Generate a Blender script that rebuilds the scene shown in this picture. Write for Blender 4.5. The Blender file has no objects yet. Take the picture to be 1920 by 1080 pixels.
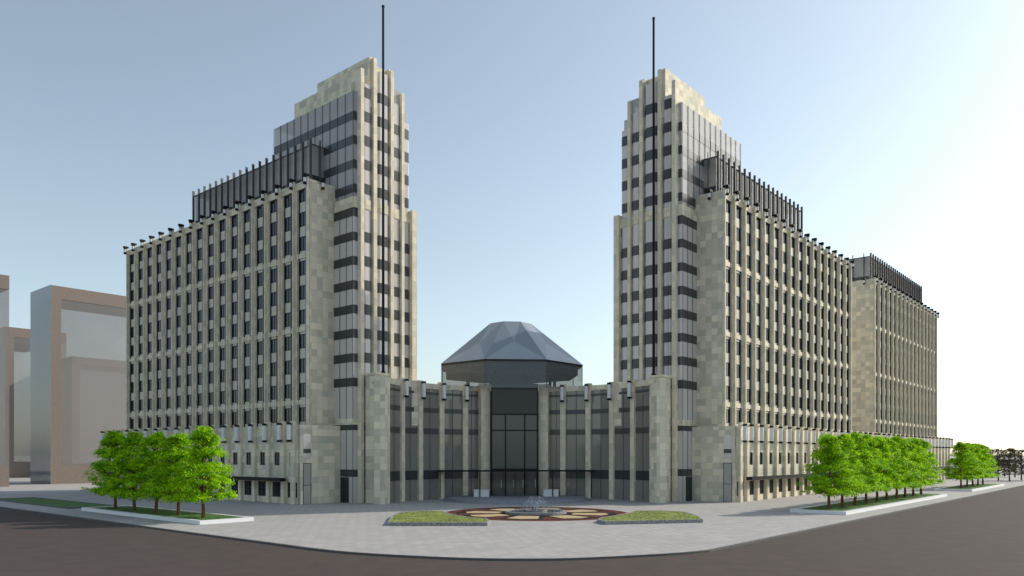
import bpy, math, random
from mathutils import Vector, Matrix
random.seed(7)
scene=bpy.context.scene
COL=scene.collection
F=1447.0; CH=8.0
TH=math.radians(40.6)
UR=(math.sin(TH),math.cos(TH)); UL=(-math.cos(TH),math.sin(TH))
CC=16.0
def PQ(p,q): return (UR[0]*p+UL[0]*q, UR[1]*p+UL[1]*q)
def ST(side,s,t):
    return PQ(s,t) if side=='L' else PQ(t+CC,s-CC)
AX=Vector(((UR[0]+UL[0]),(UR[1]+UL[1]))).normalized(); BX=Vector((AX.y,-AX.x))
_q=(131-UR[1]*CC)/(UR[1]+UL[1]); OO=Vector(PQ(_q+CC,_q))
def AB(b,a):
    v=OO+BX*b+AX*a; return (v.x,v.y)

# ---------------- materials
MATS={}
def newmat(name):
    m=bpy.data.materials.new(name); m.use_nodes=True
    nt=m.node_tree; nt.nodes.clear()
    o=nt.nodes.new('ShaderNodeOutputMaterial'); b=nt.nodes.new('ShaderNodeBsdfPrincipled')
    nt.links.new(b.outputs[0],o.inputs[0]); MATS[name]=m
    return m,nt,b,o
def simple(name,col,rough=.5,metal=0,noise=0.0,nscale=3,spec=.5):
    m,nt,b,o=newmat(name)
    b.inputs['Base Color'].default_value=(*col,1); b.inputs['Roughness'].default_value=rough
    b.inputs['Metallic'].default_value=metal; b.inputs['Specular IOR Level'].default_value=spec
    if noise>0:
        tc=nt.nodes.new('ShaderNodeTexCoord'); n=nt.nodes.new('ShaderNodeTexNoise'); n.inputs['Scale'].default_value=nscale; n.inputs['Detail'].default_value=6
        nt.links.new(tc.outputs['Object'],n.inputs['Vector'])
        r=nt.nodes.new('ShaderNodeValToRGB'); r.color_ramp.elements[0].position=.3; r.color_ramp.elements[1].position=.7
        r.color_ramp.elements[0].color=(*[c*(1-noise) for c in col],1); r.color_ramp.elements[1].color=(*[min(1,c*(1+noise)) for c in col],1)
        nt.links.new(n.outputs['Fac'],r.inputs['Fac']); nt.links.new(r.outputs['Color'],b.inputs['Base Color'])
    return m
def tiled(name,c1,c2,mortar,w,h,msize=.012,rough=.75,bump=.15,offset=0.0,noise=.25):
    m,nt,b,o=newmat(name); L=nt.links
    uv=nt.nodes.new('ShaderNodeUVMap'); uv.uv_map='UVMap'
    br=nt.nodes.new('ShaderNodeTexBrick'); br.offset=offset; br.squash=1
    br.inputs['Scale'].default_value=1; br.inputs['Brick Width'].default_value=w; br.inputs['Row Height'].default_value=h
    br.inputs['Mortar Size'].default_value=msize; br.inputs['Color1'].default_value=(*c1,1); br.inputs['Color2'].default_value=(*c2,1); br.inputs['Mortar'].default_value=(*mortar,1)
    L.new(uv.outputs[0],br.inputs['Vector'])
    tc=nt.nodes.new('ShaderNodeTexCoord'); n=nt.nodes.new('ShaderNodeTexNoise'); n.inputs['Scale'].default_value=.22; n.inputs['Detail'].default_value=9; n.inputs['Roughness'].default_value=.7
    L.new(tc.outputs['Object'],n.inputs['Vector'])
    mr=nt.nodes.new('ShaderNodeMapRange'); mr.inputs['From Min'].default_value=.3; mr.inputs['From Max'].default_value=.7; mr.inputs['To Min'].default_value=1-noise; mr.inputs['To Max'].default_value=1+noise
    L.new(n.outputs['Fac'],mr.inputs['Value'])
    mx=nt.nodes.new('ShaderNodeVectorMath'); mx.operation='SCALE'
    L.new(br.outputs['Color'],mx.inputs[0]); L.new(mr.outputs[0],mx.inputs['Scale'])
    L.new(mx.outputs[0],b.inputs['Base Color']); b.inputs['Roughness'].default_value=rough
    bp=nt.nodes.new('ShaderNodeBump'); bp.inputs['Strength'].default_value=bump; bp.inputs['Distance'].default_value=.02; bp.invert=True
    L.new(br.outputs['Fac'],bp.inputs['Height']); L.new(bp.outputs[0],b.inputs['Normal'])
    return m
def glass(name,col,transp,rough=.05,spec=.6,tcol=(1,1,1)):
    m,nt,b,o=newmat(name); L=nt.links
    b.inputs['Base Color'].default_value=(*col,1); b.inputs['Roughness'].default_value=rough; b.inputs['Specular IOR Level'].default_value=spec
    tc=nt.nodes.new('ShaderNodeTexCoord'); n=nt.nodes.new('ShaderNodeTexNoise'); n.inputs['Scale'].default_value=.35; n.inputs['Detail'].default_value=1
    L.new(tc.outputs['Object'],n.inputs['Vector'])
    bp=nt.nodes.new('ShaderNodeBump'); bp.inputs['Strength'].default_value=.12; bp.inputs['Distance'].default_value=.06
    L.new(n.outputs['Fac'],bp.inputs['Height']); L.new(bp.outputs[0],b.inputs['Normal'])
    if transp>0:
        t=nt.nodes.new('ShaderNodeBsdfTransparent'); t.inputs[0].default_value=(*tcol,1)
        mx=nt.nodes.new('ShaderNodeMixShader'); mx.inputs[0].default_value=transp
        L.new(b.outputs[0],mx.inputs[1]); L.new(t.outputs[0],mx.inputs[2]); L.new(mx.outputs[0],o.inputs[0])
    return m
tiled('stone',(.84,.75,.575),(.52,.495,.395),(.46,.43,.35),1.1,1.1,noise=.09)
tiled('stone_light',(.85,.755,.59),(.62,.575,.455),(.50,.46,.37),1.1,1.1,noise=.08)
tiled('paving',(.44,.415,.40),(.37,.355,.35),(.29,.28,.275),1.6,1.0,msize=.06,rough=.8,bump=.1,offset=.5,noise=.06)
tiled('step_stone',(.30,.32,.35),(.25,.265,.30),(.16,.16,.17),1.2,1.2,noise=.15)
glass('glass_tower',(.62,.575,.555),0,spec=.8)
glass('glass_upper',(.56,.545,.54),.3,rough=.1,spec=.6)
glass('glass_strip',(.40,.39,.36),0,spec=.6)
glass('glass_dark',(.022,.024,.028),0,spec=.4)
glass('glass_lobby',(.24,.23,.205),0,spec=.5)
glass('glass_entrance',(.12,.125,.12),.1,spec=.5)
glass('glass_drum',(.20,.225,.245),.5,spec=.6)
glass('glass_pent',(.50,.47,.45),.35,spec=.6)
glass('glass_far_blue',(.30,.34,.37),.25,spec=.6)
glass('glass_far',(.30,.285,.28),.45,spec=.5,rough=.1)
simple('brown_panel',(.20,.16,.135),.6,noise=.1)
simple('spandrel',(.048,.051,.056),.25,spec=.5)
simple('lobby_band',(.08,.08,.078),.35,spec=.4)
simple('infill',(.62,.57,.47),.6,noise=.08,nscale=1)
simple('fin_grey',(.09,.088,.085),.5)
simple('black',(.010,.010,.011),.6,spec=.2)
simple('lamp_white',(.75,.76,.78),.4)
simple('roof_grey',(.2,.2,.19),.8,noise=.1)
simple('grass',(.055,.14,.018),.9,noise=.5,nscale=1.2)
simple('grass_bright',(.22,.26,.055),.95,noise=.25,nscale=.5)
simple('gravel',(.26,.26,.26),.9,noise=.7,nscale=9)
simple('asphalt',(.080,.063,.057),.9,noise=.10,nscale=.6,spec=.2)
simple('far_ground',(.44,.42,.41),.9,noise=.1,nscale=.05)
simple('kerb',(.10,.10,.10),.8,noise=.15)
simple('medal_red',(.12,.032,.022),.7,noise=.25,spec=.2)
simple('medal_black',(.012,.011,.011),.8,noise=.2,spec=.2)
simple('medal_tan',(.50,.38,.21),.7,noise=.12)
simple('bark',(.15,.065,.03),.9,noise=.4,nscale=6)
simple('bark_far',(.06,.05,.04),.9)
simple('water',(.12,.15,.19),.05,noise=.2)
glass('jet',(.5,.56,.7),.6,rough=.2)
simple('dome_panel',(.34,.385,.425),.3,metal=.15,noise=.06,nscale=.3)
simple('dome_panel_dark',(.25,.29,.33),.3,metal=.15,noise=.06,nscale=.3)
simple('soffit',(.02,.02,.022),.7)
def leafmat(name,c0,c1,c2):
    m,nt,b,o=newmat(name); L=nt.links
    g=nt.nodes.new('ShaderNodeNewGeometry'); 
    tc=nt.nodes.new('ShaderNodeTexCoord'); n=nt.nodes.new('ShaderNodeTexNoise'); n.inputs['Scale'].default_value=.9; n.inputs['Detail'].default_value=3
    L.new(tc.outputs['Object'],n.inputs['Vector'])
    ad=nt.nodes.new('ShaderNodeMath'); ad.operation='MULTIPLY_ADD'; ad.inputs[1].default_value=.4
    L.new(g.outputs['Random Per Island'],ad.inputs[0]); 
    sb=nt.nodes.new('ShaderNodeMath'); sb.operation='SUBTRACT'; sb.inputs[1].default_value=.2; L.new(n.outputs['Fac'],sb.inputs[0]); L.new(sb.outputs[0],ad.inputs[2])
    r=nt.nodes.new('ShaderNodeValToRGB'); r.color_ramp.elements[0].position=.25; r.color_ramp.elements[1].position=.75
    r.color_ramp.elements[0].color=(*c0,1); r.color_ramp.elements[1].color=(*c2,1); e=r.color_ramp.elements.new(.5); e.color=(*c1,1)
    L.new(ad.outputs[0],r.inputs[0]); L.new(r.outputs[0],b.inputs['Base Color']); b.inputs['Roughness'].default_value=.65; b.inputs['Specular IOR Level'].default_value=.2
    t=nt.nodes.new('ShaderNodeBsdfTranslucent'); L.new(r.outputs[0],t.inputs[0])
    mx=nt.nodes.new('ShaderNodeMixShader'); mx.inputs[0].default_value=.5
    L.new(b.outputs[0],mx.inputs[1]); L.new(t.outputs[0],mx.inputs[2]); L.new(mx.outputs[0],o.inputs[0])
leafmat('leaf',(.10,.26,.004),(.32,.62,.006),(.62,.88,.015))
leafmat('leaf_far',(.03,.04,.015),(.06,.065,.03),(.10,.09,.05))

# ---------------- mesh builder
class MB:
    def __init__(s): s.v=[];s.f=[];s.uv=[];s.mi=[];s.mats=[]
    def m(s,name):
        if name not in s.mats: s.mats.append(name)
        return s.mats.index(name)
    def face(s,pts,mat,uvs=None):
        i0=len(s.v); s.v+= [tuple(p) for p in pts]; s.f.append(list(range(i0,i0+len(pts)))); s.mi.append(s.m(mat))
        if uvs is None:
            uvs=[(UR[0]*p[0]+UR[1]*p[1],UL[0]*p[0]+UL[1]*p[1]) for p in pts]
        s.uv+=uvs
    def prism(s,pts,z0,z1,mat,top=None,bottom=True):
        A=sum(pts[i][0]*pts[(i+1)%len(pts)][1]-pts[(i+1)%len(pts)][0]*pts[i][1] for i in range(len(pts)))
        if A<0: pts=pts[::-1]
        n=len(pts)
        for i in range(n):
            a=pts[i]; b=pts[(i+1)%n]; dx,dy=b[0]-a[0],b[1]-a[1]; l=math.hypot(dx,dy)
            if l<1e-6: continue
            ua=(a[0]*dx+a[1]*dy)/l; ub=ua+l
            s.face([(a[0],a[1],z0),(b[0],b[1],z0),(b[0],b[1],z1),(a[0],a[1],z1)],mat,[(ua,z0),(ub,z0),(ub,z1),(ua,z1)])
        s.face([(p[0],p[1],z1) for p in pts],top or mat)
        if bottom: s.face([(p[0],p[1],z0) for p in pts[::-1]],mat)
    def box(s,x0,x1,y0,y1,z0,z1,mat): s.prism([(x0,y0),(x1,y0),(x1,y1),(x0,y1)],z0,z1,mat)
    def cyl(s,cx,cy,r,z0,z1,mat,n=12,r1=None):
        if r1 is None: s.prism([(cx+r*math.cos(2*math.pi*i/n),cy+r*math.sin(2*math.pi*i/n)) for i in range(n)],z0,z1,mat); return
        P=[(math.cos(2*math.pi*i/n),math.sin(2*math.pi*i/n)) for i in range(n)]
        for i in range(n):
            a=P[i];b=P[(i+1)%n]
            s.face([(cx+a[0]*r,cy+a[1]*r,z0),(cx+b[0]*r,cy+b[1]*r,z0),(cx+b[0]*r1,cy+b[1]*r1,z1),(cx+a[0]*r1,cy+a[1]*r1,z1)],mat)
        s.face([(cx+a[0]*r1,cy+a[1]*r1,z1) for a in P],mat)
    def tube(s,path,radii,mat,n=6):
        rings=[]
        for i,p in enumerate(path):
            p=Vector(p); d=(Vector(path[min(i+1,len(path)-1)])-Vector(path[max(i-1,0)])).normalized()
            u=d.orthogonal().normalized(); w=d.cross(u)
            rings.append([p+(u*math.cos(2*math.pi*k/n)+w*math.sin(2*math.pi*k/n))*radii[i] for k in range(n)])
        for i in range(len(rings)-1):
            for k in range(n):
                s.face([rings[i][k],rings[i][(k+1)%n],rings[i+1][(k+1)%n],rings[i+1][k]],mat)
    def data(s,name):
        me=bpy.data.meshes.new(name); me.from_pydata(s.v,[],s.f)
        for m in s.mats: me.materials.append(MATS[m])
        me.polygons.foreach_set('material_index',s.mi)
        u=me.uv_layers.new(name='UVMap'); fl=[c for uv in s.uv for c in uv]; u.data.foreach_set('uv',fl)
        me.update(); return me
def link(o): COL.objects.link(o); return o
def thing(name,loc,label,cat,group=None):
    o=link(bpy.data.objects.new(name,None)); o.location=(loc[0],loc[1],loc[2] if len(loc)>2 else 0); o.empty_display_size=1
    o['label']=label; o['category']=cat
    if group: o['group']=group
    return o
def part(parent,mb,name,loc=None,rot=0,stuff=False,label=None):
    me=mb.data(name) if isinstance(mb,MB) else mb
    o=link(bpy.data.objects.new(name,me))
    if loc: o.location=loc
    o.rotation_euler=(0,0,rot)
    if parent is not None:
        o.parent=parent
        o.matrix_parent_inverse=Matrix.Translation(-Vector(parent.location))
    if stuff: o['kind']='stuff'
    if label: o['label']=label
    return o
def single(mb,name,label=None,cat=None,kind=None,group=None):
    o=link(bpy.data.objects.new(name,mb.data(name)))
    if label:o['label']=label
    if cat:o['category']=cat
    if kind:o['kind']=kind
    if group:o['group']=group
    return o

def outrot(side,face='street'):
    if (side=='L')==(face=='street'): o=(-UR[0],-UR[1])
    else: o=(-UL[0],-UL[1])
    return math.atan2(o[0],-o[1])
def R4(side,s0,s1,t0,t1): return [ST(side,s0,t0),ST(side,s1,t0),ST(side,s1,t1),ST(side,s0,t1)]

# shared meshes
def mk_window(w,h,frame=.07,mull=True):
    b=MB(); b.box(-w/2,w/2,0,.04,0,h,'glass_dark')
    for x0,x1 in ((-w/2,-w/2+frame),(w/2-frame,w/2)): b.box(x0,x1,-.06,-.003,0,h,'black')
    b.box(-w/2+frame,w/2-frame,-.06,-.003,0,frame,'black'); b.box(-w/2+frame,w/2-frame,-.06,-.003,h-frame,h,'black')
    if mull: b.box(-.035,.035,-.05,-.003,frame,h-frame,'black')
    return b
def mk_lamp(r,h,cap):
    b=MB(); b.cyl(0,0,r,cap,h-cap,'lamp_white',14); b.cyl(0,0,r*1.15,0,cap,'black',14); b.cyl(0,0,r*1.15,h-cap,h,'black',14)
    b.box(-.06,.06,r,r+.35,.2,.32,'black'); b.box(-.06,.06,r,r+.35,h-.35,h-.23,'black')
    return b.data('wall_lamp')
LAMP=mk_lamp(.32,3.1,.34)
def mk_rooflamp():
    b=MB(); b.cyl(0,0,.24,.35,1.05,'lamp_white',12); b.cyl(0,0,.28,0,.35,'black',12); b.cyl(0,0,.28,1.05,1.35,'black',12)
    b.box(-.3,.3,-.3,.7,1.35,1.7,'black'); return b.data('roof_lamp')
RLAMP=mk_rooflamp()
NB=16; BAY=68.5/NB; FH=4.05; Z0=12.7; ZR=53.2
WW=1.85; WHH=2.35
WIN=mk_window(WW,WHH).data('window')
PWIN=mk_window(1.5,2.1).data('podium_window')
PWINL=mk_window(2.7,2.4).data('podium_window')
def fin_mesh():
    b=MB(); b.box(-.15,.15,-.45,0,0,ZR-Z0+.5,'stone_light'); return b.data('pier')
FIN=fin_mesh()
def ppier_mesh():
    b=MB(); b.box(-.42,.42,-.45,0,0,13.1,'stone_light'); b.box(-.47,.47,-.5,0,13.1,13.35,'stone_light'); return b.data('podium_pier')
PP=ppier_mesh()
SW=74.5
def wing(side,t0,label,pent=True,endlong=False,podt=None):
    t1=t0+BAY*NB
    base=ST(side,SW,(t0+t1)/2)
    th=thing('office_wing',base,label,'building')
    w=MB()
    w.prism(R4(side,SW+.75,SW+17,t0+.4,t1-.4),0,52.0,'infill',top='roof_grey')
    w.prism(R4(side,SW,SW+17.5,t0-.003,t0+.4),0,ZR,'stone'); w.prism(R4(side,SW,SW+17.5,t1-.4,t1),0,ZR,'stone')
    w.prism(R4(side,SW+17,SW+17.5,t0+.4,t1-.4),0,ZR,'stone')
    ww=3.05
    edges=[]
    for i in range(NB+1):
        c=t0+i*BAY
        a=c-(BAY-ww)/2; b_=c+(BAY-ww)/2
        a=max(a,t0+.4); b_=min(b_,t1-.4)
        edges.append((a,b_)); w.prism(R4(side,SW,SW+.74,a,b_),Z0-2,ZR-1.2,'stone')
    w.prism(R4(side,SW-.06,SW+.74,t0+.4,t1-.4),ZR-1.2,ZR,'stone')
    for k in (1,4,7):
        z=Z0+k*FH
        for i in range(NB):
            w.prism(R4(side,SW+.02,SW+.19,edges[i][1],edges[i+1][0]),z-.5,z+.3,'stone_light')
    part(th,w,'wall')
    sp=MB()
    for i in range(NB):
        sp.prism(R4(side,SW+.27,SW+.73,edges[i][1]+.003,edges[i+1][0]-.003),Z0-2,ZR-1.2,'glass_strip')
    part(th,sp,'glazing_strip')
    sp=MB()
    for i in range(NB):
        for k in range(10):
            z=Z0+k*FH; c=t0+(i+.5)*BAY
            sp.prism(R4(side,SW+.193,SW+.267,c-WW/2,c+WW/2),z-.90 if k else z-2,z+.75,'infill')
    part(th,sp,'spandrel')
    rot=outrot(side)
    rest=[]
    for i in range(NB):
        for k in range(10):
            x,y=ST(side,SW+.22,t0+(i+.5)*BAY)
            if i<10: part(th,WIN,'window',(x,y,Z0+k*FH+.755),rot)
            else: rest.append((x,y,Z0+k*FH+.755))
    rm=MB(); c,s_=math.cos(rot),math.sin(rot); tmp=mk_window(WW,WHH)
    for (x,y,z) in rest:
        for fi,f in enumerate(tmp.f):
            rm.face([(x+tmp.v[j][0]*c-tmp.v[j][1]*s_,y+tmp.v[j][0]*s_+tmp.v[j][1]*c,z+tmp.v[j][2]) for j in f],tmp.mats[tmp.mi[fi]])
    part(th,rm,'window_rows',stuff=True)
    mf=MB()
    for i in range(NB):
        c0=t0+(i+.5)*BAY
        for d in (-.99,.99,-1.3,1.3):
            mf.prism(R4(side,SW-.03 if abs(d)<1.2 else SW+.1,SW+.188,c0+d-.04,c0+d+.04),Z0,ZR-1.25,'spandrel' if abs(d)<1.2 else 'stone_light')
    part(th,mf,'mullion')
    for i in range(NB+1):
        tt=t0+i*BAY
        if i==0: tt+=.3
        if i==NB: tt-=.3
        x,y=ST(side,SW-.001,tt); part(th,FIN,'pier',(x,y,Z0+.02),rot)
        x,y=ST(side,SW-.78,tt); part(th,RLAMP,'roof_lamp',(x,y,ZR-1.0),rot)
    re=outrot(side,'end')
    x,y=ST(side,SW+2.2,t0-.5); part(th,RLAMP,'roof_lamp',(x,y,ZR-1.3),re)
    pt0,pt1=(t0+3.2,t0+43.5) if not endlong else (t0+6,t0+60)
    p=MB(); p.prism(R4(side,77.2,88,pt0,pt1),52.0,55.4,'spandrel'); p.prism(R4(side,77.2,88,pt0,pt1),55.403,60.4,'glass_pent'); p.prism(R4(side,77.1,88.1,pt0-.1,pt1+.1),60.403,60.6,'fin_grey')
    p.prism(R4(side,79.5,86,pt0+1.5,pt1-1.5),55.4,60.0,'infill')
    part(th,p,'penthouse')
    n=int((pt1-pt0)/2.14); fb=MB(); fb.box(-.08,.08,-.45,0,0,9.3,'fin_grey'); fm=fb.data('penthouse_fin')
    for i in range(n+1):
        x,y=ST(side,77.08,pt0+i*(pt1-pt0)/n); part(th,fm,'penthouse_fin',(x,y,52.1),rot)
    for i in range(4):
        x,y=ST(side,78.5+i*2.8,pt0-.11); part(th,fm,'penthouse_fin',(x,y,52.1),re)
    a,b_=podt
    pd=MB(); S0=71.4
    pd.prism(R4(side,S0+.5,SW+.3,a+.5,b_-.5),0,12.2,'stone',top='roof_grey')
    n=int(round((b_-a)/4.28)); bw=(b_-a)/n
    for i in range(n):
        c=a+(i+.5)*bw; L0=a+i*bw; L1=L0+bw
        hw=1.38
        for (u0,u1) in ((L0,c-hw),(c+hw,L1)): pd.prism(R4(side,S0,S0+.5,u0,u1),0,12.7,'stone')
        for (z0,z1) in ((0,1.0),(3.5,6.2),(8.35,12.7)): pd.prism(R4(side,S0+.004,S0+.5,c-hw,c+hw),z0,z1,'stone')
        for (u0,u1) in ((c-hw,c-.78),(c+.78,c+hw)): pd.prism(R4(side,S0+.004,S0+.5,u0,u1),6.2,8.35,'stone')
    pd.prism(R4(side,S0,79.25,a-.004,a+.5),0,12.75,'stone'); pd.prism(R4(side,S0,SW,b_-.5,b_+.004),0,12.75,'stone')
    part(th,pd,'podium_wall')
    for i in range(n):
        c=a+(i+.5)*bw
        x,y=ST(side,S0+.2,c); part(th,PWIN,'podium_window',(x,y,6.22),rot); part(th,PWINL,'podium_window',(x,y,1.05),rot)
    for i in range(n+1):
        tt=a+i*bw
        if i==0: tt+=1.6
        if i==n: tt-=.6
        x,y=ST(side,S0-.002,tt); part(th,PP,'podium_pier',(x,y,0),rot)
        x,y=ST(side,S0-1.0,tt); part(th,LAMP,'wall_lamp',(x,y,10.0),rot)
    cn=MB(); cn.prism(R4(side,S0-1.6,S0-.52,a+3.2,b_-2),3.65,4.2,'black'); part(th,cn,'canopy')
    if not endlong:
        dd=MB(); dd.prism(R4(side,72.0,73.4,a-.06,a-.01),0.02,6.6,'glass_strip')
        for s in (71.95,73.38): dd.prism(R4(side,s,s+.07,a-.12,a-.063),0,6.6,'spandrel')
        dd.prism(R4(side,72.02,73.38,a-.11,a-.064),3.0,3.08,'spandrel'); dd.prism(R4(side,72.02,73.38,a-.11,a-.064),6.5,6.6,'spandrel')
        part(th,dd,'door')
        gg=MB(); gg.prism(R4(side,72.0,73.4,a-.05,a-.01),7.3,11.3,'glass_tower'); gg.prism(R4(side,72.02,73.38,a-.08,a-.053),8.2,8.9,'spandrel'); part(th,gg,'end_window')
    return th

wing('L',107.5,'long beige stone office wing with gridded dark windows and penthouse',podt=(105.7,180))
wing('R',107.5,'long sunlit stone office wing with window strips beside the plaza',podt=(105.7,178.5))
wing('R',195.0,'separate beige stone office block with penthouse along the street',endlong=True,podt=(180.5,267))

# ---------------- towers
def tower(side,label):
    th=thing('office_tower',ST(side,86,110),label,'tower')
    S0,S1,T0=79.3,92.5,102.3
    g=MB(); g.prism(R4(side,S0,S1-.4,T0,118),0,49,'glass_tower',top='roof_grey'); part(th,g,'curtain_wall')
    g=MB(); g.prism(R4(side,S0+.25,91,T0+.2,125.8),49,68,'glass_upper',top='roof_grey'); part(th,g,'upper_curtain_wall')
    g=MB(); g.prism(R4(side,84,90,T0-.2,112),68.004,71,'glass_upper',top='roof_grey'); part(th,g,'setback_glazing')
    for z in [4.3,12.0]+[19.2+4*k for k in range(8)]:
        b=MB(); b.prism(R4(side,S0-.04,S1-.36,T0-.04,117.9),z,z+(1.45 if z>10 else 1.2),'spandrel'); part(th,b,'spandrel_band')
    for z in (51.2,55.2,59.2,63.2):
        b=MB(); b.prism(R4(side,S0+.21,91.04,T0+.16,125.84),z,z+1.45,'spandrel'); part(th,b,'spandrel_band')
    m=MB()
    for k in range(4):
        t=T0+.02+k*1.75; m.prism(R4(side,S0-.1,S0-.045,t,t+.06),0,48.5,'kerb')
    for k in range(12):
        t=T0+.25+k*2.12; m.prism(R4(side,S0+.13,S0+.205,t,t+.06),49,68,'kerb')
    part(th,m,'mullion')
    c=MB(); c.prism(R4(side,S0-.15,S1+.05,T0-.35,107.2),48.6,50.4,'stone'); part(th,c,'cornice')
    c=MB(); c.prism(R4(side,S0-.1,S1+.1,T0-.15,107.4),12.9,13.9,'stone'); part(th,c,'cornice')
    for (s,w_,ztop,t) in ((80.5,.68,71.6,101.4),(83.2,.72,74.3,101.4),(86.9,.7,73.6,101.4),(89.4,.6,70.6,101.5),(92.0,1.1,50.9,101.4)):
        b=MB(); b.prism(R4(side,s-w_/2,s+w_/2,t,T0+.6),0,ztop,'stone_light'); part(th,b,'pier')
    b=MB(); b.prism(R4(side,S1-.38,S1+.05,102.9,118),0,50.9,'stone'); part(th,b,'return_wall')
    for (a,b_,zt,dep) in ((80.85,82.83,69.5,.45),(83.57,86.54,72.5,.7),(87.26,89.09,68.5,.35),(89.71,91.3,66,.2)):
        q=(b_-a)*.22
        def poly(e,lo=a,hi=b_,q=q,dep=dep): return [ST(side,lo,T0+.1),ST(side,lo+.002,T0-.1-e),ST(side,lo+q,T0-.1-dep-e),ST(side,hi-q,T0-.1-dep-e),ST(side,hi-.002,T0-.1-e),ST(side,hi,T0+.1)]
        bm=MB(); bm.prism(poly(0),14,zt,'glass_tower')
        z=19.2
        while z<zt-1.5:
            if not 47<z<50: bm.prism(poly(.04),z,z+1.7,'spandrel')
            z+=4
        part(th,bm,'bay_window')
        c=MB(); c.prism(poly(.12),48.7,50.3,'stone'); part(th,c,'cornice')
    c=MB()
    c.prism(R4(side,82.3,83.56,101.85,116.5),66,74.4,'stone'); c.prism(R4(side,83.56,87.3,103.2,116.4),66,74.2,'stone')
    c.prism(R4(side,86.5,87.35,101.9,116.5),66,73.9,'stone')
    c.prism(R4(side,82.35,90.5,116.5,123.7),67.9,72.9,'stone')
    part(th,c,'crown')
    c=MB(); c.prism(R4(side,80.9,83.4,98.5,101.15),0,21,'stone'); c.prism(R4(side,83.4,92.3,99.8,101.1),13,20.8,'stone'); c.prism(R4(side,80.7,83.6,98.3,101.17),21,21.35,'stone_light'); part(th,c,'end_pier')
    c=MB(); c.prism(R4(side,S0-.06,S0-.01,103.5,106),0,4.2,'glass_dark'); part(th,c,'door')
tower('L','slender stepped stone and glass tower beside the shaded wing')
tower('R','slender stepped stone and glass tower beside the sunlit wing')

for side in 'LR':
    x,y=ST(side,83.1,99.3)
    th=thing('flagpole',(x,y,21.3),'tall thin black flagpole standing on a stone end pier','flagpole',group='pair of flagpoles')
    b=MB(); b.cyl(x,y,.24,21.7,82,'black',10,r1=.2); b.cyl(x,y,.26,82,82.25,'black',10); part(th,b,'pole')
    b=MB(); b.cyl(x,y,.4,21.35,21.7,'black',12); part(th,b,'base')

# ---------------- colonnade & lobby
CA=-10; CR=22.7
def ARC(phi,r): return AB(r*math.sin(phi),CA+r*math.cos(phi))
lob=thing('entrance_pavilion',AB(0,14),'concave stone colonnade with tall glazed entrance bay between the towers','building')
D=math.radians
for sg in (-1,1):
    phis=[72,61,48.5,36,23.5,14.5]
    for ph in phis[1:5]:
        ph=D(ph)*sg; b=MB(); dph=.5/CR
        b.prism([ARC(ph-dph,CR-.3),ARC(ph+dph,CR-.3),ARC(ph+dph,CR+.5),ARC(ph-dph,CR+.5)],0,20.9,'stone_light')
        part(lob,b,'pier')
        x,y=ARC(ph,CR-.95); part(lob,LAMP,'wall_lamp',(x,y,17.6),-ph+math.atan2(AX.y,AX.x)-math.pi/2)
    b=MB(); p0=D(12.2)*sg; p1=D(16.8)*sg
    b.prism([ARC(p0,CR-1.6),ARC(p1,CR-1.6),ARC(p1,CR+.5),ARC(p0,CR+.5)],0,20.9,'stone_light'); part(lob,b,'pylon')
    b=MB(); p0=D(73.5)*sg; p1=D(80)*sg
    b.prism([ARC(p0,CR-.3),ARC(p1,CR-.3),ARC(p1,CR+1.5),ARC(p0,CR+1.5)],0,20.6,'stone'); part(lob,b,'end_wall')
    segs=[73.5,61,48.5,36,23.5,16.8]
    for j in range(5):
        a0=D(segs[j])*sg; a1=D(segs[j+1])*sg
        gl=MB(); N=2
        for n in range(N):
            c0=a0+(a1-a0)*n/N; c1=a0+(a1-a0)*(n+1)/N
            gl.prism([ARC(c0,CR+.15),ARC(c1,CR+.15),ARC(c1,CR+.4),ARC(c0,CR+.4)],0,19.6,'glass_lobby')
            for (z0,z1,mm) in ((3.6,5.2,'spandrel'),(11.6,12.6,'lobby_band'),(15.4,16.2,'lobby_band'),(18.6,19.0,'lobby_band')):
                gl.prism([ARC(c0,CR+.09),ARC(c1,CR+.09),ARC(c1,CR+.147),ARC(c0,CR+.147)],z0,z1,mm)
            if n: gl.prism([ARC(c0-.001,CR+.03),ARC(c0+.001,CR+.03),ARC(c0+.001,CR+.085),ARC(c0-.001,CR+.085)],0,19.6,'lobby_band')
        part(lob,gl,'glazing')
for sg in (-1,1):
    b=MB(); N=14
    for n in range(N):
        c0=D(12+66*n/N)*sg; c1=D(12+66*(n+1)/N)*sg
        b.prism([ARC(c0,CR+.02),ARC(c1,CR+.02),ARC(c1,CR+2.5),ARC(c0,CR+2.5)],19.62,20.55,'stone')
    part(lob,b,'parapet')
b=MB(); b.prism([ARC(D(x),CR+2.2) for x in range(-70,71,5)]+[AB(22,32),AB(-22,32)],0,19.9,'glass_lobby',top='roof_grey'); part(lob,b,'hall')
b=MB(); b.prism([AB(-4.3,12.5),AB(-4.3,9.6),AB(4.3,9.6),AB(4.3,12.5)],0,20.8,'glass_entrance'); part(lob,b,'entrance_glazing')
b=MB()
def ab_box(mb,b0,b1,a0,a1,z0,z1,m): mb.prism([AB(b0,a0),AB(b1,a0),AB(b1,a1),AB(b0,a1)],z0,z1,m)
for x in (-4.3,-1.75,1.75,4.1): ab_box(b,x-.05,x+.12,9.4,9.59,0,15.2 if abs(x)<3 else 20.8,'black')
for z in (5.2,12.3,15.2,20.7): ab_box(b,-4.2,4.2,9.42,9.585,z,z+.18,'black')
ab_box(b,-4.2,4.2,9.45,9.58,15.4,20.68,'glass_dark')
part(lob,b,'entrance_frame')
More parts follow.
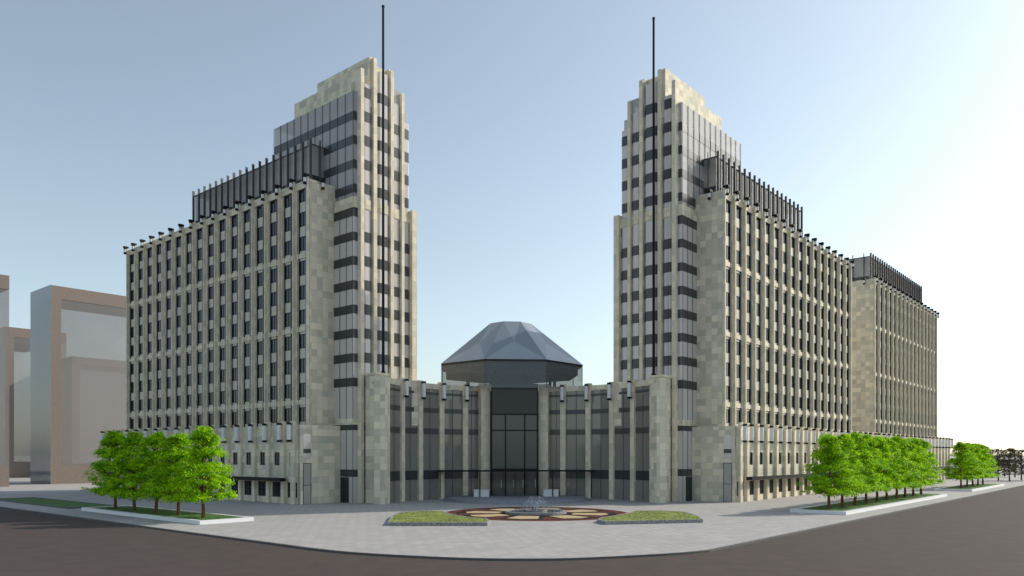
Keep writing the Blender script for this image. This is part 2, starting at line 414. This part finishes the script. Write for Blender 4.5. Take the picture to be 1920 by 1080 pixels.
for x in (-3.1,-.85,.85,3.1):
    b=MB(); ab_box(b,x-.75,x+.75,9.3,9.4,.5,4.9,'glass_entrance'); ab_box(b,x+.55,x+.62,9.2,9.29,2,3.4,'lamp_white'); part(lob,b,'door')
b=MB(); ab_box(b,-14,14,5.5,8,4.95,5.2,'black')
part(lob,b,'canopy')
for x in (-13.5,-6.5,6.5,13.5):
    b=MB(); ab_box(b,x-.08,x+.08,6.2,6.36,.3,4.94,'black'); part(lob,b,'canopy_post')

# dome
dm=thing('rotunda_dome',AB(0,21),'faceted blue-grey octagonal roof on a glass drum above the entrance','dome')
DC=21; RE=14.6; rot0=D(22.5)
def DP(r,k,n=8,off=0): 
    a=2*math.pi*(k+off)/n+rot0; return AB(r*math.sin(a),DC+r*math.cos(a))
b=MB()
for k in range(8):
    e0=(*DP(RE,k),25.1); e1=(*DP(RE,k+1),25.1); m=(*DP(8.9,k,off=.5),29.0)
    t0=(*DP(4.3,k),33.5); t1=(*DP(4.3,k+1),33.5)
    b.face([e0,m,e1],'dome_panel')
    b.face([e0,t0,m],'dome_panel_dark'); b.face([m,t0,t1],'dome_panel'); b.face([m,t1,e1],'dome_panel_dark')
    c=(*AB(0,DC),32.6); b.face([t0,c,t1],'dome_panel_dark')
part(dm,b,'roof')
b=MB(); b.prism([DP(RE-.02,k) for k in range(8)],24.75,25.08,'soffit'); part(dm,b,'eave')
b=MB()
for k in range(8):
    p0=DP(RE-.12,k);p1=DP(RE-.12,k+1)
    b.face([(*p0,20.0),(*p1,20.0),(*p1,24.74),(*p0,24.74)],'glass_drum')
part(dm,b,'drum_glazing')
b=MB()
for k in range(8):
    p=Vector(DP(RE-.12,k)); b.cyl(p.x,p.y,.07,19.9,24.74,'kerb',6)
for k in range(8):
    p0=DP(13.6,k);p1=DP(13.6,k+1)
    b.face([(*p0,23.1),(*p1,23.1),(*p1,24.74),(*p0,24.74)],'soffit')
    p=DP(9,k); b.cyl(p[0],p[1],.3,19.9,24.7,'soffit',8)
part(dm,b,'frame')

# ---------------- ground
g=MB(); g.face([(-3000,-500,-.15),(3000,-500,-.15),(3000,6000,-.15),(-3000,6000,-.15)],'far_ground'); single(g,'ground',kind='structure')
def pix(x,y): d=F*CH/(y-852); return ((x-960)*d/F,d)
curve=[pix(*c) for c in ((330,995),(500,1017),(600,1030),(700,1038.5),(870,1046.5),(1000,1048),(1100,1046),(1250,1038.5),(1330,1032))]
def cat(P,n=6):
    out=[]
    for i in range(len(P)-1):
        p0=Vector(P[max(i-1,0)]);p1=Vector(P[i]);p2=Vector(P[i+1]);p3=Vector(P[min(i+2,len(P)-1)])
        for k in range(n):
            t=k/n; out.append(tuple(.5*((2*p1)+(p2-p0)*t+(2*p0-5*p1+4*p2-p3)*t*t+(3*p1-p0-3*p2+p3)*t**3)))
    out.append(tuple(P[-1])); return out
edge=[PQ(38.5,420)]+cat(curve)+[PQ(900,29.4)]
def offs(E,d):
    out=[]
    for i in range(len(E)):
        a=Vector(E[max(i-1,0)]);b=Vector(E[min(i+1,len(E)-1)]); t=(b-a).normalized(); out.append((E[i][0]-t.y*d,E[i][1]+t.x*d))
    return out
pl=MB(); inner=offs(edge,.3)
pl.prism(inner+[PQ(900,420)],-.3,0,'paving'); single(pl,'plaza_pavement',kind='structure')
kb=MB()
for i in range(len(edge)-1): kb.prism([edge[i],edge[i+1],inner[i+1],inner[i]],-.3,.012,'kerb')
single(kb,'kerb',kind='structure')
rd=MB()
rd.face([(x,y,-.146) for x,y in ([PQ(38.5,420)]+cat(curve)+[PQ(900,29.4),PQ(900,-200),PQ(-200,-200),PQ(-200,420)])][::-1],'asphalt')
single(rd,'road',kind='structure')
# medallion
FC=AB(0,-26)
def disc(r0,r1,z,mat,a0=0,a1=360,n=96,target=None):
    m=target; k=max(2,int(n*(a1-a0)/360))
    for i in range(k):
        u=D(a0+(a1-a0)*i/k); v=D(a0+(a1-a0)*(i+1)/k)
        m.face([(FC[0]+r0*math.cos(u),FC[1]+r0*math.sin(u),z),(FC[0]+r1*math.cos(u),FC[1]+r1*math.sin(u),z),(FC[0]+r1*math.cos(v),FC[1]+r1*math.sin(v),z),(FC[0]+r0*math.cos(v),FC[1]+r0*math.sin(v),z)],mat)
md=MB(); disc(0,12.6,.005,'medal_red',target=md); disc(4,10.9,.010,'medal_black',target=md)
def pp(r,ang,z=.015): return (FC[0]+r*math.cos(D(ang)),FC[1]+r*math.sin(D(ang)),z)
for k in range(8):
    a=k*45+10
    md.face([pp(5.2,a+7),pp(9.4,a+10),pp(9.9,a+22.5),pp(9.4,a+35),pp(5.2,a+38)],'medal_tan')
    md.face([pp(10.6,a-8),pp(6.0,a),pp(10.6,a+8)],'medal_red')
single(md,'medallion_paving',kind='structure')
ft=thing('fountain',(FC[0],FC[1],0),'round stone fountain with low basin and spraying jets','fountain')
def ringpoly(r,n=48): return [(FC[0]+r*math.cos(2*math.pi*i/n),FC[1]+r*math.sin(2*math.pi*i/n)) for i in range(n)]
for (r0,r1,z0,z1) in ((3.7,4.2,.02,.32),(1.3,1.5,.285,.5)):
    b=MB(); O=ringpoly(r1);I=ringpoly(r0)
    for i in range(48): b.prism([I[i],O[i],O[(i+1)%48],I[(i+1)%48]],z0,z1,'gravel')
    part(ft,b,'basin')
b=MB(); b.prism(ringpoly(3.69),.02,.28,'water'); part(ft,b,'water')
jb=MB()
for k in range(12):
    a=2*math.pi*k/12
    for (rr,hh) in ((1.9,1.3),(1.2,1.9)):
        path=[];rad=[]
        for i in range(9):
            t=i/8; r=.2+rr*t; z=.5+hh*4*t*(1-t)*.9
            path.append((FC[0]+r*math.cos(a),FC[1]+r*math.sin(a),z)); rad.append(.012+.008*random.random())
        jb.tube(path,rad,'jet',4)
        for _ in range(9):
            t=random.random(); r=.2+rr*t+random.uniform(-.1,.1); z=.5+hh*3.6*t*(1-t)+random.uniform(-.12,.12); aa=a+random.uniform(-.1,.1)
            jb.cyl(FC[0]+r*math.cos(aa),FC[1]+r*math.sin(aa),.022,z,z+.05,'jet',4)
part(ft,jb,'water_jet')
b=MB(); b.cyl(FC[0],FC[1],.22,.28,.7,'gravel',12,r1=.12); part(ft,b,'nozzle')
st=MB()
for k in range(3):
    c=AB(0,5); r=13-.5*k
    st.prism([(c[0]+r*math.cos(2*math.pi*i/64),c[1]+r*math.sin(2*math.pi*i/64)) for i in range(64)],.0 if k==0 else .16*k,.16*(k+1),'step_stone')
single(st,'entrance_steps','broad round grey stone steps in front of the entrance','steps')
for sg in (-1,1):
    th=thing('planter_box',(*AB(sg*6.2,7),0.48),'white rectangular stone planter beside the entrance doors','planter',group='planters at the entrance')
    b=MB(); ab_box(b,sg*6.2-1.35,sg*6.2+1.35,6.4,7.6,.48,1.6,'lamp_white'); part(th,b,'box')
    b=MB(); ab_box(b,sg*6.2-1.42,sg*6.2+1.42,6.33,7.67,1.6,1.75,'lamp_white'); part(th,b,'rim')

def grassy(th,poly,z,mat,n,hs=1):
    b=MB(); b.face([(x,y,z) for x,y in poly],mat)
    xs=[p[0] for p in poly]; ys=[p[1] for p in poly]
    def inside(x,y):
        c=False;j=len(poly)-1
        for i in range(len(poly)):
            if (poly[i][1]>y)!=(poly[j][1]>y) and x<(poly[j][0]-poly[i][0])*(y-poly[i][1])/(poly[j][1]-poly[i][1])+poly[i][0]: c=not c
            j=i
        return c
    for _ in range(n):
        x=random.uniform(min(xs),max(xs));y=random.uniform(min(ys),max(ys))
        if inside(x,y):
            a=random.uniform(0,6.3);w=.05;h=random.uniform(.03,.07)*hs
            b.face([(x-w*math.cos(a),y-w*math.sin(a),z),(x+w*math.cos(a),y+w*math.sin(a),z),(x+random.uniform(-.05,.05),y+random.uniform(-.05,.05),z+h)],mat)
    return part(th,b,'lawn')
def island(pts,name,label,cat,kerbmat,h,kw,gm,group=None,n=3000,dz=.06):
    cx=sum(p[0] for p in pts)/len(pts); cy=sum(p[1] for p in pts)/len(pts)
    th=thing(name,(cx,cy,0),label,cat,group)
    A=sum(pts[i][0]*pts[(i+1)%len(pts)][1]-pts[(i+1)%len(pts)][0]*pts[i][1] for i in range(len(pts)))
    if A<0: pts=pts[::-1]
    inn=[]
    nn=len(pts)
    for i in range(nn):
        a=Vector(pts[i-1]);b=Vector(pts[i]);c=Vector(pts[(i+1)%nn])
        e0=(b-a).normalized();e1=(c-b).normalized(); n0=Vector((-e0.y,e0.x));n1=Vector((-e1.y,e1.x)); bis=(n0+n1); bis=bis/ max(.3,(1+n0.dot(n1)))
        inn.append(tuple(b+bis*kw))
    k=MB()
    for i in range(nn): k.prism([pts[i],pts[(i+1)%nn],inn[(i+1)%nn],inn[i]],0.001,h,kerbmat)
    part(th,k,'kerb')
    grassy(th,inn,h-dz,gm,n)
    return th
for pp_ in ([(727,986),(735,972),(752,965),(790,963.5),(830,963.5),(845,969),(875,974.5),(912,978),(919,982),(914,986)],[(1318,980),(1312,974),(1285,965),(1240,962.5),(1190,963),(1178,967),(1155,972),(1128,976),(1120,980),(1135,984)]):
    island([pix(*p) for p in pp_],'plaza_planter','low grass bed with speckled stone kerb beside the round paving','planter','gravel',.4,.25,'grass_bright',group='grass beds around the fountain',n=4000,dz=.02)
def rect(p0,p1,q0,q1): return [PQ(p0,q0),PQ(p1,q0),PQ(p1,q1),PQ(p0,q1)]
island(rect(43.5,50.3,84,118),'tree_planter','long white kerbed grass bed holding a row of trees','planter','lamp_white',.45,.6,'grass',group='kerbed tree beds')
island(rect(106,166,32.8,40.3),'tree_planter','long white kerbed grass bed holding a row of trees','planter','lamp_white',.45,.6,'grass',group='kerbed tree beds')
island(rect(190,232,32.8,40.3),'tree_planter','white kerbed grass bed farther along the street','planter','lamp_white',.45,.6,'grass',group='kerbed tree beds',n=500)
island(rect(43.5,50.3,123,158),'tree_planter','empty grass bed along the pavement','planter','kerb',.2,.4,'grass',group='kerbed tree beds',n=500)

# ---------------- trees
def make_tree(seed,H=10.6,R=3.9,leafm='leaf',bark='bark',nclump=215,per=120,lsz=.29,sparse=False):
    rnd=random.Random(seed); tr=MB()
    bend=[(0,0,0)]; x=y=0
    for i in range(1,9):
        x+=rnd.uniform(-.12,.12);y+=rnd.uniform(-.12,.12); bend.append((x,y,H*.93*i/8))
    tr.tube(bend,[.24,.19,.17,.15,.12,.09,.07,.04,.02],bark,8)
    cr=MB(); clumps=[]
    for c in range(nclump):
        u=rnd.random()**1.0; z=H*.185+u*(H*.79)
        z=z+.18*math.sin(z*2*math.pi/1.7)
        f=(z-H*.17)/(H*.83)
        prof=R*(min(1,.84+f*1.6) if f<.2 else (1-(f-.2)/.8)**.72*.96+.04)
        rr=prof*(rnd.random()**.42)*rnd.uniform(.82,1.06); a=rnd.uniform(0,2*math.pi)
        clumps.append((rr*math.cos(a),rr*math.sin(a),z,rnd.uniform(.45,1.0)))
    for (cx,cy,cz,cs) in clumps:
        if rnd.random()<(.4 if not sparse else .9):
            hz=max(H*.2,cz-rnd.uniform(.6,1.6)-.15*math.hypot(cx,cy)); i=min(7,int(hz/(H*.93)*8)); b0=bend[i]
            p0=Vector((b0[0],b0[1],hz)); p2=Vector((cx,cy,cz)); p1=p0.lerp(p2,.5)+Vector((0,0,.15))
            tr.tube([p0,p1,p2],[.06,.04,.015],bark,4)
        n=int(per*cs)
        for _ in range(n):
            d=Vector((rnd.gauss(0,1),rnd.gauss(0,1),rnd.gauss(0,.42)))*.48*cs
            p=Vector((cx,cy,cz))+d; p.z-=.18*(d.x**2+d.y**2)
            nrm=(Vector((p.x,p.y,0))*.25+Vector((rnd.gauss(0,.6),rnd.gauss(0,.6),.9+rnd.gauss(0,.4)))).normalized()
            t=nrm.orthogonal().normalized(); t=Matrix.Rotation(rnd.uniform(0,6.28),3,nrm)@t; w=nrm.cross(t); s=lsz*rnd.uniform(.55,1.1)
            cr.face([p-t*s*.5,p-t*s*.05+w*s*.32,p+t*s*.55,p-t*s*.05-w*s*.32],leafm)
    return tr.data('trunk'),cr.data('crown')
TV=[make_tree(11+i) for i in range(4)]
def place_tree(i,x,y,z,label,group,sc=1,var=None,name='street_tree'):
    tm,cm=(var or TV)[i%len(var or TV)]
    th=thing(name,(x,y,z),label,'tree',group)
    r=random.uniform(0,6.28); zz=sc*random.uniform(.98,1.04)
    for nm,me in (('trunk',tm),('crown',cm)):
        o=link(bpy.data.objects.new(nm,me)); o.location=(0,0,0); o.rotation_euler=(0,0,r); o.scale=(sc,sc,zz); o.parent=th
for i in range(5):
    x,y=PQ(46.2,88.4+i*6.2); place_tree(i,x,y,.35,'bright green leafy tree in a white kerbed bed','row of trees by the shaded wing',sc=1.0)
for i in range(10):
    x,y=PQ(110.5+i*5.75,36.5); place_tree(i+1,x,y,.35,'bright green leafy tree in a white kerbed bed','row of trees along the sunlit street',sc=1.0)
for i in range(5):
    x,y=PQ(199+i*6.5,36.5); place_tree(i+2,x,y,.35,'bright green tree in the farther kerbed bed','farther row of street trees',sc=.97)
TF=[make_tree(50+i,H=10,R=4,leafm='leaf_far',bark='bark_far',nclump=90,per=45,lsz=.34,sparse=True) for i in range(2)]
for i,(px,d) in enumerate(((1872,235),(1893,228),(1915,240),(1940,235),(1860,262),(1903,270),(1884,280))):
    place_tree(i,(px-960)*d/F,d,0,'thin dark half-bare tree beyond the street','distant sparse trees',sc=.98,var=TF,name='bare_tree')

# ---------------- distant glass buildings
def farb(xa,xb,xc,ytop,dd,label):
    X=(xb-960)*dd/F; zt=CH+(852-ytop)*dd/F
    c=Vector((X,dd)); ur=Vector(UR); ul=Vector(UL)
    def ln(dirv,px):
        k=(px-960)/F; return (k*c.y-c.x)/(dirv.x-k*dirv.y)
    la=ln(ul,xa); lc=ln(ur,xc)
    th=thing('glass_building',(c.x,c.y,0),label,'building',group='plain glass blocks')
    def P(u,v): w_=c+ur*u+ul*v; return (w_.x,w_.y)
    b=MB(); b.prism([P(0.05,.05),P(lc-.05,.05),P(lc-.05,la),P(.05,la)],zt*.935,zt,'brown_panel')
    b.prism([P(0.05,.05),P(2.6,.05),P(2.6,la),P(.05,la)],0.01,zt*.935,'brown_panel'); part(th,b,'frame')
    b=MB(); b.prism([P(2.6,0.15),P(lc-.05,.15),P(lc-.05,la),P(2.6,la)],5.2,zt*.935,'glass_far'); b.prism([P(2.6,0.12),P(lc-.05,.12),P(lc-.05,la),P(2.6,la)],.01,5.2,'brown_panel'); part(th,b,'glazing')
    b=MB(); b.prism([P(0,0),P(.04,0),P(.04,la),P(0,la)],0.02,zt+.05,'glass_far_blue'); part(th,b,'side_glazing')
farb(57,95,330,534,207,'tall plain glass office block with brown roof band')
farb(-120,-60,18,505,185,'tall glass block partly seen beside the street')
farb(-60,10,125,612,262,'lower brownish glass block behind the others')
farb(100,135,330,668,270,'lower brownish glass block behind the others')

# ---------------- light, sky
az=D(66); el=D(31)
sd=Vector((math.sin(az)*math.cos(el),math.cos(az)*math.cos(el),math.sin(el)))
sl=bpy.data.lights.new('sun','SUN'); sl.energy=3.6; sl.angle=D(.5); sl.color=(1,.91,.77)
so=link(bpy.data.objects.new('sun',sl)); so.rotation_euler=(-sd).to_track_quat('-Z','Y').to_euler()
w=bpy.data.worlds.new('World'); scene.world=w; w.use_nodes=True; nt=w.node_tree
bg=nt.nodes['Background']; sk=nt.nodes.new('ShaderNodeTexSky'); sk.sky_type='NISHITA'; sk.sun_disc=False; sk.sun_elevation=el; sk.sun_rotation=az
sk.air_density=1; sk.dust_density=1.2; sk.ozone_density=1.0
hs=nt.nodes.new('ShaderNodeHueSaturation'); hs.inputs['Saturation'].default_value=.64
tm=nt.nodes.new('ShaderNodeMix'); tm.data_type='RGBA'; tm.blend_type='MULTIPLY'; tm.inputs[0].default_value=1; tm.inputs[7].default_value=(.94,1.0,.985,1)
nt.links.new(sk.outputs[0],hs.inputs['Color']); nt.links.new(hs.outputs[0],tm.inputs[6]); nt.links.new(tm.outputs[2],bg.inputs[0]); bg.inputs[1].default_value=.18
cam=bpy.data.cameras.new('camera'); co=link(bpy.data.objects.new('camera',cam)); co.location=(0,0,CH); co.rotation_euler=(D(90),0,0)
cam.sensor_width=36; cam.lens=36*F/1920; cam.shift_y=(852-540)/1920; cam.clip_end=9000; cam.clip_start=1
scene.camera=co
scene.view_settings.view_transform='Standard'; scene.view_settings.look='None'
